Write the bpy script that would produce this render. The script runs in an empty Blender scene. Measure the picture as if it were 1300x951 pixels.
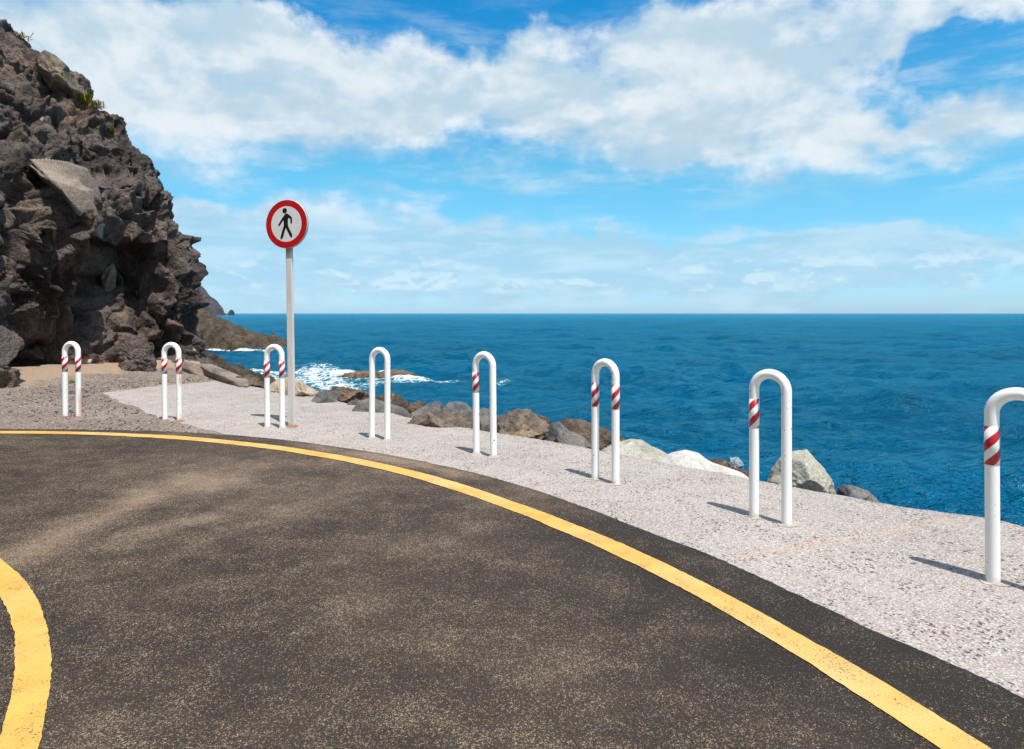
import bpy, bmesh, math, random
import numpy as np
from mathutils import Vector, Matrix, noise
from mathutils.bvhtree import BVHTree
from mathutils.geometry import tessellate_polygon

R = math.radians
F, CZ, HY = 800.0, 1.4, 397.0          # focal length in photo pixels, eye height, horizon row
scene = bpy.context.scene
COL = scene.collection
SEA = -4.0

def at(px, py, z=0.0):
    d = (CZ - z) * F / (py - HY)
    return Vector(((px - 650) / F * d, d, z))
def far(px, py, d):
    return Vector(((px - 650) / F * d, d, CZ - (py - HY) / F * d))

# ------------------------------------------------------------------ nodes
class NT:
    def __init__(s, tree):
        s.t = tree; s.n = tree.nodes; s.l = tree.links
    def new(s, typ, **kw):
        n = s.n.new(typ)
        for k, v in kw.items(): setattr(n, k, v)
        return n
    def put(s, sock, v):
        if isinstance(v, bpy.types.NodeSocket): s.l.new(v, sock)
        elif v is not None:
            if hasattr(sock.default_value, '__len__') and not hasattr(v, '__len__'): v = (v,) * len(sock.default_value)
            if hasattr(v, '__len__') and len(sock.default_value) == 4 and len(v) == 3: v = (*v, 1)
            sock.default_value = v
    def m(s, op, a, b=None, c=None, clamp=False):
        n = s.new('ShaderNodeMath', operation=op, use_clamp=clamp)
        s.put(n.inputs[0], a)
        if b is not None: s.put(n.inputs[1], b)
        if c is not None: s.put(n.inputs[2], c)
        return n.outputs[0]
    def v(s, op, a, b=None):
        n = s.new('ShaderNodeVectorMath', operation=op)
        s.put(n.inputs[0], a)
        if b is not None: s.put(n.inputs[3 if op == 'SCALE' else 1], b)
        return n.outputs[1] if op in ('LENGTH', 'DOT_PRODUCT', 'DISTANCE') else n.outputs[0]
    def noise(s, vec, scale, detail=4, rough=.55, dist=0, dims='3D'):
        n = s.new('ShaderNodeTexNoise', noise_dimensions=dims)
        s.put(n.inputs['Vector'], vec)
        n.inputs['Scale'].default_value = scale; n.inputs['Detail'].default_value = detail
        n.inputs['Roughness'].default_value = rough; n.inputs['Distortion'].default_value = dist
        return n.outputs[0]
    def noisec(s, vec, scale, detail=3):
        s.noise(vec, scale, detail)
        return s.n[-1].outputs[1]
    def vor(s, vec, scale, feature='F1', out=0, rand=1):
        n = s.new('ShaderNodeTexVoronoi', feature=feature)
        s.put(n.inputs['Vector'], vec); n.inputs['Scale'].default_value = scale
        n.inputs['Randomness'].default_value = rand
        return n.outputs[out]
    def ss(s, x, a, b, lo=0, hi=1):
        n = s.new('ShaderNodeMapRange', interpolation_type='SMOOTHSTEP')
        for i, q in enumerate((x, a, b, lo, hi)): s.put(n.inputs[i], q)
        return n.outputs[0]
    def lin(s, x, a, b, lo=0, hi=1):
        n = s.new('ShaderNodeMapRange')
        for i, q in enumerate((x, a, b, lo, hi)): s.put(n.inputs[i], q)
        return n.outputs[0]
    def mix(s, f, a, b, blend='MIX'):
        n = s.new('ShaderNodeMix', data_type='RGBA', blend_type=blend)
        s.put(n.inputs[0], f); s.put(n.inputs[6], a); s.put(n.inputs[7], b)
        return n.outputs[2]
    def map(s, vec, loc=(0,0,0), rot=(0,0,0), scale=(1,1,1)):
        n = s.new('ShaderNodeMapping')
        s.put(n.inputs[0], vec); n.inputs[1].default_value = loc; n.inputs[2].default_value = rot; n.inputs[3].default_value = scale
        return n.outputs[0]
    def sep(s, vec):
        n = s.new('ShaderNodeSeparateXYZ'); s.put(n.inputs[0], vec); return n.outputs
    def comb(s, x, y, z):
        n = s.new('ShaderNodeCombineXYZ')
        for i, q in enumerate((x, y, z)): s.put(n.inputs[i], q)
        return n.outputs[0]
    def bump(s, h, dist, strength=1, nrm=None):
        n = s.new('ShaderNodeBump'); n.inputs['Strength'].default_value = strength
        n.inputs['Distance'].default_value = dist; s.put(n.inputs['Height'], h)
        if nrm is not None: s.put(n.inputs['Normal'], nrm)
        return n.outputs[0]

def material(name, rough=.8, spec=.3, color=(.5,.5,.5), metallic=0):
    m = bpy.data.materials.new(name); m.use_nodes = True
    t = NT(m.node_tree); b = m.node_tree.nodes['Principled BSDF']
    b.inputs['Roughness'].default_value = rough; b.inputs['Specular IOR Level'].default_value = spec
    b.inputs['Base Color'].default_value = (*color, 1); b.inputs['Metallic'].default_value = metallic
    t.b = b
    t.obj = t.new('ShaderNodeTexCoord').outputs['Object']
    return m, t

def asphalt():
    m, t = material('asphalt', .8, .2)
    p = t.obj
    patch = t.noise(p, .55, 4, .6, .6)
    dusty = t.noise(t.map(p, rot=(0,0,R(58)), scale=(.75,1.25,1)), .95, 5, .62, .8)
    # wind-laid streaks of tan dust
    streak = None
    for (ax, ay, bx, by, w, k) in ((20,705,215,618,.20,1.0),(215,618,330,592,.42,1.0),(150,690,330,640,.13,.75),(300,640,480,618,.5,.5),(330,600,560,560,.3,.35),(400,570,640,640,.25,.25),(390,564,630,610,.16,.8)):
        a = at(ax, ay); b = at(bx, by); c = (a+b)/2; L = (b-a).length/2; ang = math.atan2(b.y-a.y, b.x-a.x)
        warped = t.v('ADD', p, t.v('SCALE', t.v('SUBTRACT', t.noisec(p, 1.6, 4), (.5,.5,.5)), .5))
        q = t.map(t.v('SUBTRACT', warped, tuple(c)), rot=(0,0,-ang))
        x, y, z = t.sep(q)
        e = t.m('ADD', t.m('POWER', t.m('DIVIDE', x, L*1.15), 2), t.m('POWER', t.m('DIVIDE', y, w), 2))
        g = t.m('MULTIPLY', t.m('EXPONENT', t.m('MULTIPLY', e, -1)), k)
        streak = g if streak is None else t.m('MAXIMUM', streak, g)
    streak = t.m('MULTIPLY', streak, t.lin(dusty, .3, .65, .35, 1.1))
    base = t.mix(t.ss(patch, .35, .65), (.032,.0245,.0195), (.055,.0405,.031))
    agg = t.vor(p, 190, out=1)
    base = t.mix(.45, base, t.mix(1, base, agg, 'MULTIPLY'))
    g1 = t.noise(p, 230, 2, .6); g2 = t.noise(p, 95, 4, .8)
    amt = t.m('ADD', t.m('ADD', t.m('MULTIPLY', t.m('SUBTRACT', dusty, .5), .13), t.m('MULTIPLY', t.m('SUBTRACT', t.noise(p, 4.5, 6, .7), .5), .16)), t.m('MULTIPLY', streak, .11))
    c_ = at(1010, 790)
    bx, by_, bz_ = t.sep(t.map(t.v('SUBTRACT', t.v('ADD', p, t.v('SCALE', t.v('SUBTRACT', t.noisec(p, 1.2, 4), (.5,.5,.5)), .8)), tuple(c_)), rot=(0,0,R(60))))
    clean = t.m('EXPONENT', t.m('MULTIPLY', t.m('ADD', t.m('POWER', t.m('DIVIDE', bx, 1.9), 2), t.m('POWER', t.m('DIVIDE', by_, .75), 2)), -1))
    amt = t.m('SUBTRACT', amt, t.m('MULTIPLY', clean, .035)); base = t.mix(t.m('MULTIPLY', clean, .6), base, (.018,.0145,.0125))
    grit = t.m('ADD', t.m('ADD', t.m('MULTIPLY', g1, .55), t.m('MULTIPLY', g2, .45)), amt)
    f = t.ss(grit, .535, .60)
    tan = t.mix(t.noise(p, 30, 2), (.22,.155,.105), (.46,.35,.245))
    col = t.mix(t.m('MULTIPLY', f, .8), base, tan)
    film = t.m('MULTIPLY', t.m('ADD', t.m('MULTIPLY', streak, .55), t.m('MULTIPLY', t.ss(dusty, .42, .8), .14)), t.lin(g1, .35, .65, .55, 1.2))
    col = t.mix(film, col, (.225,.148,.108))
    col = t.mix(t.m('MULTIPLY', t.ss(t.noise(p, 130, 3, .7), .44, .36), .6), col, (.014,.011,.010))
    t.put(t.b.inputs['Base Color'], col)
    h = t.m('ADD', t.vor(p, 105), t.m('MULTIPLY', g2, .8))
    t.put(t.b.inputs['Normal'], t.bump(h, .006, .75))
    return m

def line_mask(t, p, a, b, w):
    """thin line between two ground points, broken by noise"""
    ang = math.atan2(b.y-a.y, b.x-a.x); c = (a+b)/2; L = (b-a).length/2
    w0 = t.v('ADD', p, t.v('SCALE', t.v('SUBTRACT', t.noisec(p, 9, 3), (.5,.5,.5)), .035))
    x, y, z = t.sep(t.map(t.v('SUBTRACT', w0, tuple(c)), rot=(0,0,-ang)))
    return t.m('MULTIPLY', t.ss(t.m('ABSOLUTE', y), w, w*.35), t.ss(t.m('ABSOLUTE', x), L, L*.97))

def pavement():
    m, t = material('exposed_aggregate_concrete', .88, .25)
    p = t.obj
    big = t.noise(p, .9, 4, .6)
    base = t.mix(t.ss(big, .3, .7), (.29,.250,.224), (.355,.312,.282))
    c1 = t.vor(p, 150, out=1); cv = t.sep(c1)[0]
    base = t.mix(t.ss(cv, .78, .86), base, (.195,.165,.155))       # plum-grey chips
    base = t.mix(t.ss(cv, .24, .16), base, (.47,.44,.41))
    c2 = t.sep(t.vor(p, 80, out=1))[1]
    wear = t.noise(p, 3.5, 4, .6)
    base = t.mix(t.m('MULTIPLY', t.ss(c2, .84, .9), t.ss(wear, .38, .6)), base, (.07,.06,.06))
    n1 = t.noise(p, 100, 4, .75)
    base = t.mix(t.m('MULTIPLY', t.ss(n1, .61, .69), .7), base, (.12,.10,.098))
    rust = t.m('MULTIPLY', t.ss(t.noise(p, 1.7, 5, .7, .4), .60, .74), .35)
    base = t.mix(rust, base, (.48,.29,.19))
    dirt = t.m('MULTIPLY', t.ss(t.noise(p, .7, 5, .65), .52, .72), .25)
    base = t.mix(dirt, base, (.27,.23,.21))
    j = t.m('ADD', line_mask(t, p, at(935,708), at(1250,653), .022), t.m('MULTIPLY', line_mask(t, p, at(560,608), at(742,577), .02), .7), clamp=True)
    j = t.m('MULTIPLY', j, t.lin(t.noise(p, 14, 3), .3, .7, -.1, .75))
    base = t.mix(j, base, (.50,.30,.17))
    t.put(t.b.inputs['Base Color'], base)
    t.put(t.b.inputs['Normal'], t.bump(t.m('ADD', n1, t.m('MULTIPLY', t.vor(p, 150), .7)), .004, .35))
    return m

def gravel_mat():
    m, t = material('rough_gravel_ground', .95, .15)
    p = t.obj
    big = t.noise(p, 1.1, 5, .65)
    base = t.mix(t.ss(big, .35, .65), (.23,.175,.14), (.35,.28,.23))
    c = t.vor(p, 60, out=1); cv = t.sep(c)[0]
    base = t.mix(t.ss(cv, .62, .74), base, (.11,.095,.088))
    base = t.mix(t.ss(cv, .18, .1), base, (.36,.30,.26))
    c2 = t.sep(t.vor(p, 75, out=1))[1]
    base = t.mix(t.ss(c2, .7, .8), base, (.15,.125,.115))
    x, y, z = t.sep(p)
    # orange sand heaped along the foot of the cliff
    edge = t.new('ShaderNodeAttribute', attribute_name='sand').outputs['Fac']
    s = t.ss(t.m('ADD', edge, t.m('MULTIPLY', t.m('SUBTRACT', t.noise(p, 3, 5, .7), .5), 1.3)), .5, .8)
    base = t.mix(t.m('MULTIPLY', s, .85), base, (.35,.25,.175))
    t.put(t.b.inputs['Base Color'], base)
    t.put(t.b.inputs['Normal'], t.bump(t.m('ADD', t.vor(p, 34), t.noise(p, 60, 3, .7)), .02, .9))
    return m

def paint(name, col, wear_hi=.66):
    m, t = material(name, .6, .35)
    p = t.obj
    n = t.noise(p, 110, 3, .65); n2 = t.noise(p, 5, 5, .65)
    c = t.mix(t.ss(n2, .35, .7), col, tuple(q*.86 for q in col))
    c = t.mix(t.m('MULTIPLY', t.ss(t.noise(p, 1.3, 4, .6), .4, .7), .25), c, (.62,.50,.33))
    w = t.m('ADD', t.m('MULTIPLY', n, .72), t.m('MULTIPLY', n2, .36))
    c = t.mix(t.m('MULTIPLY', t.ss(w, wear_hi-.045, wear_hi), .85), c, (.10,.08,.05))
    t.put(t.b.inputs['Base Color'], c)
    t.put(t.b.inputs['Normal'], t.bump(t.m('ADD', t.vor(p, 105), n), .004, .5))
    return m

def rock_mat(name, dark, mid, warm, scale=1.0, bumpd=.05, warm_amt=.5, spots=0, rough=.9, vesic=1.0):
    m, t = material(name, rough, .25)
    info = t.new('ShaderNodeObjectInfo').outputs['Random']
    p = t.v('ADD', t.obj, t.comb(t.m('MULTIPLY', info, 37.0), t.m('MULTIPLY', info, 11.0), 0.0))
    a = t.noise(p, 1.1*scale, 6, .65, .6); b = t.noise(p, 5*scale, 6, .7, .3); c = t.noise(p, 22*scale, 5, .7)
    col = t.mix(t.ss(a, .38, .62), dark, mid)
    col = t.mix(t.m('MULTIPLY', t.ss(t.noise(p, .8*scale, 5, .65, .8), .5, .68), warm_amt), col, warm)
    col = t.mix(t.m('MULTIPLY', t.ss(b, .55, .72), .45), col, tuple(min(1, q*1.7) for q in mid))
    col = t.mix(t.m('MULTIPLY', t.ss(c, .52, .38), .55), col, tuple(q*.5 for q in dark))
    if spots:
        sv = t.vor(t.v('ADD', p, t.v('SCALE', t.noisec(p, 6, 3), .25)), 1.5)
        col = t.mix(t.m('MULTIPLY', t.ss(sv, .10, .06), t.ss(t.noise(p, .6), .48, .56)), col, (.50,.44,.38))
    t.put(t.b.inputs['Base Color'], col)
    pits = t.ss(t.vor(t.v('ADD', p, t.v('SCALE', t.noisec(p, 8*scale, 3), .12)), 7*scale), .0, .4)
    pits2 = t.ss(t.vor(p, 24*scale), .0, .4)
    h = t.m('ADD', t.m('MULTIPLY', b, 1.0), t.m('MULTIPLY', c, .4))
    h = t.m('ADD', h, t.m('MULTIPLY', pits, .35*vesic)); h = t.m('ADD', h, t.m('MULTIPLY', pits2, .16*vesic))
    t.put(t.b.inputs['Normal'], t.bump(h, bumpd, .9))
    return m

def white_paint(name, rust):
    m, t = material(name, .32, .5)
    info = t.new('ShaderNodeObjectInfo').outputs['Random']
    p = t.v('ADD', t.obj, t.comb(t.m('MULTIPLY', info, 17.0), 0.0, 0.0))
    x, y, z = t.sep(t.obj)
    col = t.mix(t.ss(t.noise(p, 7, 5, .6), .4, .75), (.89,.88,.85), (.84,.82,.78))
    chips = t.ss(t.m('ADD', t.noise(p, 42, 2, .5), t.m('MULTIPLY', t.ss(t.noise(p, 6, 2), .45, .7), .08)), .735, .75)
    col = t.mix(chips, col, (.16,.11,.09))
    foot = t.ss(t.m('ADD', z, t.m('MULTIPLY', t.noise(p, 22, 4, .7), .14)), .115, .06)
    col = t.mix(t.m('MULTIPLY', foot, .55 if not rust else .9), col, (.50,.27,.12))
    if rust:
        st = t.noise(t.map(p, scale=(26,26,1.6)), 1, 5, .65)
        side = t.m('MULTIPLY', t.ss(z, .86, .1), .12)
        w = t.m('MULTIPLY', t.ss(t.m('ADD', st, side), .55, .65), t.ss(t.m('ADD', t.m('ABSOLUTE', x), t.m('MULTIPLY', t.noise(p, 30, 3), .02)), .136, .142))
        col = t.mix(t.m('MULTIPLY', w, .8), col, (.60,.28,.08))
    t.put(t.b.inputs['Base Color'], col)
    t.put(t.b.inputs['Normal'], t.bump(t.noise(p, 60, 3), .0015, .35))
    t.put(t.b.inputs['Roughness'], t.lin(t.noise(p, 9, 4), .3, .7, .25, .5))
    return m

def band_mat():
    m, t = material('red_white_reflective_tape', .38, .5)
    x, y, z = t.sep(t.obj)
    th = t.m('ARCTAN2', y, x)
    u = t.m('SUBTRACT', t.m('DIVIDE', z, .107), t.m('DIVIDE', th, math.pi))
    f = t.m('FRACT', t.m('ADD', u, 40.0))
    info = t.new('ShaderNodeObjectInfo').outputs['Random']
    n = t.noise(t.v('ADD', t.obj, t.comb(info, info, info)), 70, 3)
    col = t.mix(t.ss(f, .49, .51), (.40,.006,.014), (.76,.76,.74))
    col = t.mix(t.ss(n, .68, .72), col, (.55,.5,.46))
    t.put(t.b.inputs['Base Color'], col)
    t.put(t.b.inputs['Normal'], t.bump(t.vor(t.obj, 260), .0006, .4))
    return m

def simple(name, col, rough=.6, var=.12, scale=12, metallic=0, bump=.001, spec=.4):
    m, t = material(name, rough, spec, metallic=metallic)
    n = t.noise(t.obj, scale, 5, .6)
    t.put(t.b.inputs['Base Color'], t.mix(t.ss(n, .35, .7), col, tuple(q*(1-var*2) for q in col)))
    t.put(t.b.inputs['Normal'], t.bump(t.noise(t.obj, scale*6, 3), bump, .5))
    return m

M = {}
M['asphalt'] = asphalt(); M['pavement'] = pavement(); M['gravel'] = gravel_mat()
M['yellow'] = paint('yellow_road_paint', (.60,.345,.075))
M['cliff'] = rock_mat('volcanic_cliff_rock', (.050,.038,.034), (.155,.123,.110), (.26,.175,.12), .9, .14, .75, spots=1)
M['shore'] = rock_mat('shore_rock', (.045,.035,.026), (.135,.105,.072), (.20,.12,.05), .9, .35, .7)
M['basalt'] = rock_mat('grey_basalt', (.080,.078,.080), (.165,.158,.152), (.27,.18,.11), 2.2, .018, .5, vesic=.5)
M['brown'] = rock_mat('brown_basalt', (.07,.05,.038), (.165,.120,.085), (.30,.185,.10), 2.6, .04, .9)
M['tanrock'] = rock_mat('tan_crusted_rock', (.10,.082,.068), (.24,.19,.14), (.40,.28,.165), 2.6, .05, .9)
M['cream'] = rock_mat('cream_and_orange_rock', (.26,.19,.13), (.42,.34,.25), (.50,.30,.13), 2.6, .02, .7, vesic=.4)
M['pale'] = rock_mat('pale_limestone', (.32,.31,.255), (.46,.44,.38), (.44,.38,.28), 2.4, .02, .7, vesic=.2)
M['white'] = rock_mat('whitened_stone', (.42,.405,.37), (.55,.53,.49), (.44,.39,.31), 2.4, .014, .3, vesic=.1)
M['slab'] = rock_mat('dusty_brown_slab', (.15,.12,.10), (.25,.205,.17), (.28,.20,.145), 1.2, .03, .5, vesic=.25)
M['head'] = rock_mat('distant_headland_rock', (.055,.045,.052), (.10,.080,.085), (.13,.10,.085), .02, 12, .5)
M['tube'] = white_paint('white_gloss_paint', False); M['tube_rust'] = white_paint('white_paint_rusting', True)
M['band'] = band_mat()
M['rust'] = simple('rusty_steel', (.36,.17,.07), .85, .25, 40)
M['mortar'] = simple('pale_mortar', (.40,.36,.32), .95, .12, 30, bump=.004)
M['galv'] = None
M['red'] = simple('red_sign_sheeting', (.52,.006,.008), .35, .08, 6)
M['face'] = simple('white_sign_sheeting', (.72,.70,.66), .35, .05, 6)
M['black'] = simple('black_sign_vinyl', (.008,.008,.009), .35, .05, 6)
M['plate'] = simple('grey_sign_aluminium', (.55,.53,.52), .45, .1, 12, metallic=.3)
def galv():
    m, t = material('weathered_galvanised_steel', .55, .4)
    x, y, z = t.sep(t.obj)
    n = t.noise(t.map(t.obj, scale=(8,8,.7)), 3, 5, .6)
    col = t.mix(t.ss(n, .35, .7), (.66,.61,.57), (.54,.50,.46))
    r = t.ss(t.m('ADD', z, t.m('MULTIPLY', t.noise(t.map(t.obj, scale=(20,20,2)), 1.5, 5, .7), .5)), 2.32, 2.46)
    col = t.mix(t.m('MULTIPLY', r, .8), col, (.33,.19,.09))
    r2 = t.ss(t.m('ADD', z, t.m('MULTIPLY', t.noise(t.obj, 30, 4, .7), .07)), .07, .035)
    col = t.mix(t.m('MULTIPLY', r2, .8), col, (.45,.24,.11))
    t.put(t.b.inputs['Base Color'], col)
    t.put(t.b.inputs['Normal'], t.bump(t.noise(t.obj, 50, 3), .001, .5))
    return m
M['galv'] = galv()
def leaf(name, a, b):
    m, t = material(name, .6, .3)
    t.put(t.b.inputs['Base Color'], t.mix(t.noise(t.obj, 9, 2), a, b))
    return m
M['leaf'] = leaf('succulent_leaf', (.07,.12,.012), (.26,.26,.02)); M['dry'] = leaf('dry_grass', (.26,.19,.07), (.40,.33,.14))
M['litter'] = simple('pale_blue_plastic', (.45,.52,.60), .4, .2, 25)
def clear():
    m, t = material('clear_plastic', .12, .5, (.85,.9,.95)); t.b.inputs['Transmission Weight'].default_value = .75
    t.b.inputs['IOR'].default_value = 1.25
    return m
M['clear'] = clear()

# ------------------------------------------------------------------ helpers
def tag(o, label=None, cat=None, group=None, kind=None):
    for k, v in (('label', label), ('category', cat), ('group', group), ('kind', kind)):
        if v: o[k] = v
    return o
def link(name, me, mat=None, parent=None, smooth=True):
    o = bpy.data.objects.new(name, me); COL.objects.link(o)
    if mat: me.materials.append(mat)
    if parent: o.parent = parent
    if smooth: me.polygons.foreach_set('use_smooth', [True]*len(me.polygons))
    return o
def from_bm(name, bm, mat, parent=None, smooth=True):
    me = bpy.data.meshes.new(name); bmesh.ops.recalc_face_normals(bm, faces=bm.faces); bm.to_mesh(me); bm.free()
    return link(name, me, mat, parent, smooth)
def empty(name, loc, rz=0):
    o = bpy.data.objects.new(name, None); COL.objects.link(o); o.location = loc; o.rotation_euler.z = rz
    o.empty_display_size = .2
    return o
def grid(name, P, mat, parent=None, attrs=None, flip=False, smooth=True):
    n, m = P.shape[:2]
    me = bpy.data.meshes.new(name)
    idx = np.arange(n*m).reshape(n, m)
    q = np.stack([idx[:-1,:-1], idx[1:,:-1], idx[1:,1:], idx[:-1,1:]], -1).reshape(-1, 4)
    if flip: q = q[:, ::-1]
    me.vertices.add(n*m); me.vertices.foreach_set('co', np.ascontiguousarray(P, np.float32).ravel())
    me.loops.add(q.size); me.loops.foreach_set('vertex_index', q.ravel().astype(np.int32))
    me.polygons.add(len(q)); me.polygons.foreach_set('loop_start', (np.arange(len(q))*4).astype(np.int32))
    me.polygons.foreach_set('loop_total', np.full(len(q), 4, np.int32))
    me.update(calc_edges=True)
    for k, a in (attrs or {}).items():
        at_ = me.attributes.new(k, 'FLOAT', 'POINT'); at_.data.foreach_set('value', np.ascontiguousarray(a, np.float32).ravel())
    return link(name, me, mat, parent, smooth)
def noise_arr(P, fn):
    sh = P.shape[:-1]; Q = P.reshape(-1, 3)
    return np.fromiter((fn(Vector(q)) for q in Q), np.float64, len(Q)).reshape(sh)
def fbm(P, s, oct=4, H=.9):
    return noise_arr(P*s, lambda v: noise.fractal(v, H, 2.1, oct))
def interp(x, pts):
    a = np.array(pts, float); return np.interp(x, a[:,0], a[:,1])
def smooth_path(pts, n):
    """Catmull-Rom through the points, n samples spaced evenly"""
    p = np.array([tuple(q)[:2] for q in pts], float)
    e = np.vstack([2*p[0]-p[1], p, 2*p[-1]-p[-2]]); out = []
    for i in range(1, len(e)-2):
        for u in np.linspace(0, 1, 40, endpoint=False):
            a, b, c, d = e[i-1], e[i], e[i+1], e[i+2]
            out.append(.5*((2*b)+(-a+c)*u+(2*a-5*b+4*c-d)*u*u+(-a+3*b-3*c+d)*u**3))
    out.append(p[-1]); out = np.array(out)
    L = np.r_[0, np.cumsum(np.hypot(*np.diff(out, axis=0).T))]
    t = np.linspace(0, L[-1], n)
    return np.c_[np.interp(t, L, out[:,0]), np.interp(t, L, out[:,1])]

# ------------------------------------------------------------------ road, markings
C0 = np.array([-6.01, -.55]); R_OUT, R_IN = 7.89, 5.135
road_edge_px = [(0,545),(120,546),(230,549),(370,560),(500,580),(600,600),(700,630),(800,668),(900,706),(1000,752),(1100,800),(1240,861)]
re_ = np.array([tuple(at(*q))[:2] for q in road_edge_px]) - C0
ang_e = np.arctan2(re_[:,1], re_[:,0]); rad_e = np.hypot(re_[:,0], re_[:,1])
o_ = np.argsort(ang_e); ang_e, rad_e = ang_e[o_], rad_e[o_]
def edge_r(a):
    a = (a + math.pi) % (2*math.pi) - math.pi
    return np.interp(a, np.r_[-math.pi, -.9, ang_e, math.pi], np.r_[8.3, 8.9, rad_e, 8.3])
def jag(a, r, k, amp):
    return np.array([noise.fractal(Vector((math.cos(q)*r*k, math.sin(q)*r*k, k)), .7, 2.1, 5)*amp for q in a])
A = np.concatenate([np.linspace(-.35, 1.75, 1500, endpoint=False), np.linspace(1.75, 2*math.pi-.35, 400)])
er = edge_r(A) + jag(A, 8, 1.2, .02) + jag(A, 8, 25, .006)
rr = np.concatenate([np.linspace(0, .97, 24), [.99, 1.0, 1.0]])
P = np.zeros((len(A), len(rr), 3))
P[...,0] = C0[0] + np.cos(A)[:,None]*er[:,None]*rr; P[...,1] = C0[1] + np.sin(A)[:,None]*er[:,None]*rr
P[...,2] = .006; P[:,-1,2] = -.02
tag(grid('road', P, M['asphalt'], flip=True), kind='structure')
def ring_line(name, r, w, a0, a1, n=1600):
    a = np.linspace(a0, a1, n)
    wob = jag(a, r, .45, .02); i = jag(a, r, 22, .0035); o = jag(a+9, r, 22, .0035); ww = w*(1+jag(a+3, r, .8, .10))
    P = np.zeros((n, 5, 3))
    for k, q in enumerate(np.linspace(-.5, .5, 5)):
        rad = r + wob + ww*q + (i if k == 0 else 0) + (o if k == 4 else 0)
        P[:,k,0] = C0[0]+np.cos(a)*rad; P[:,k,1] = C0[1]+np.sin(a)*rad
    P[...,2] = .0105
    tag(grid(name, P, M['yellow'], flip=True), kind='structure')
ring_line('yellow_road_line', R_OUT, .15, -.6, 2.4)
ring_line('yellow_road_line', R_IN-.03, .118, -.6, 2.4)

# ------------------------------------------------------------------ pavement slab with quay face
sea_px = [(1300,668),(1240,655),(1150,642),(1060,627),(930,603),(840,586),(740,567),(660,553),(600,544),(540,534),(460,515),(400,504),(330,492),(272,480)]
pts = [Vector((6.2,-14,0)), Vector((6.0,-6,0)), Vector((5.2,0,0)), Vector((4.2,2.6,0))] + [at(*q) for q in sea_px] + [Vector((-8.6,16.3,0))]
SE = smooth_path(pts, 1400)
tan_ = np.gradient(SE, axis=0); tan_ /= np.hypot(tan_[:,0], tan_[:,1])[:,None]
nor = np.c_[tan_[:,1], -tan_[:,0]]                     # outward (towards the sea)
jg = np.array([noise.fractal(Vector((q[0]*3, q[1]*3, 2)), .7, 2.1, 5) for q in SE])*.035
SEj = SE + nor*jg[:,None]
inner = C0 + (SE-C0)/np.hypot(*(SE-C0).T)[:,None]*np.minimum(edge_r(np.arctan2(SE[:,1]-C0[1], SE[:,0]-C0[0]))-.4, np.hypot(*(SE-C0).T)-.5)[:,None]
K = 14
P = np.zeros((len(SE), K+4, 3))
for k in range(K): 
    u = k/(K-1); P[:,k,:2] = inner*(1-u)+(SEj-nor*.03)*u
P[:,K,:2] = SEj; P[:,K,2] = -.03
P[:,K+1,:2] = SEj+nor*.02; P[:,K+1,2] = -.35
P[:,K+2,:2] = SEj+nor*.1; P[:,K+2,2] = -2
P[:,K+3,:2] = SEj+nor*.2; P[:,K+3,2] = -5.5
tag(grid('pavement', P, M['pavement'], flip=False, smooth=False), kind='structure')
# rubble bank below the quay edge
U = np.linspace(0, 1, 60)
P = np.zeros((500, 60, 3)); S5 = SE[::len(SE)//500][:500]; N5 = nor[::len(SE)//500][:500]
off = interp(U, [(0,-.05),(.12,.55),(1,5.5)]); zz = interp(U, [(0,-.42),(.12,-.6),(1,-5.2)])
P[...,:2] = S5[:,None]+N5[:,None]*off[None,:,None]; P[...,2] = zz
d = fbm(P, 1.3, 4)*.28*np.minimum(U*6,1)
P[...,2] += np.minimum(d, .35); P[...,0] += fbm(P+7, 1.1, 3)*.2*np.minimum(U*6,1)
bank = tag(grid('rubble_bank', P, M['brown']), kind='structure')

# ------------------------------------------------------------------ gravel ground
base_pts = [(-13,-14),(-12,-4),(-11,4),(-10.1,9),(-9.35,11.4),(-9.35,13.0),(-9.0,13.8),(-8.75,14.7),(-8.2,15.5),(-7.95,16.2),(-8.4,17.4),(-10,19),(-13,21),(-18,23)]
BC = smooth_path(base_pts, 900)
ys = np.linspace(-14, 16.6, 620)
i_front = np.argmax(BC[:,1] > 16.2)
leftx = np.interp(ys, BC[:i_front,1], BC[:i_front,0]) - 1.6
# right border of the gravel: under the road near, ragged over the pavement far away
bp = [(-14,2),(7.0,-3),(8.1,-4.35)] + [(q.y, q.x) for q in (at(235,540), at(205,530), at(175,519), at(150,508), at(128,499.5))]
bp2 = [(q.y, q.x) for q in (at(160,494.5), at(205,489.5), at(262,485), at(285,480.5))]
b_ = np.array(bp + bp2 + [(16.6,-8.3)])
rx = np.interp(ys, b_[:,0], b_[:,1])
rx += np.array([noise.fractal(Vector((0, y*2.2, 3)), .6, 2.1, 5) for y in ys])*.10
U = np.linspace(0, 1, 330)**.9
P = np.zeros((len(ys), len(U), 3)); P[...,0] = leftx[:,None]*(1-U)+rx[:,None]*U; P[...,1] = ys[:,None]
h = fbm(P*np.array([1,1,0]), 4, 5)*.012 + np.abs(fbm(P+3, 11, 3))*.012
inroad = np.hypot(P[...,0]-C0[0], P[...,1]-C0[1]) < edge_r(np.arctan2(P[...,1]-C0[1], P[...,0]-C0[0]))-.02
P[...,2] = .007 + np.maximum(h, -.003)*np.minimum(1, (1-U)*14)
P[...,2] = np.where(inroad, -.012, P[...,2]); P[:,-1,2] = -.004
dcl = P[...,0] - (leftx+1.6)[:,None]
P[...,2] += np.clip(.55-dcl, 0, 1)*.22
sand = np.clip(.95 - dcl/.8, 0, 1.2)*(P[...,1] > 8)
tag(grid('gravel_ground', P, M['gravel'], attrs={'sand': sand}, flip=True), kind='structure')
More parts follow.
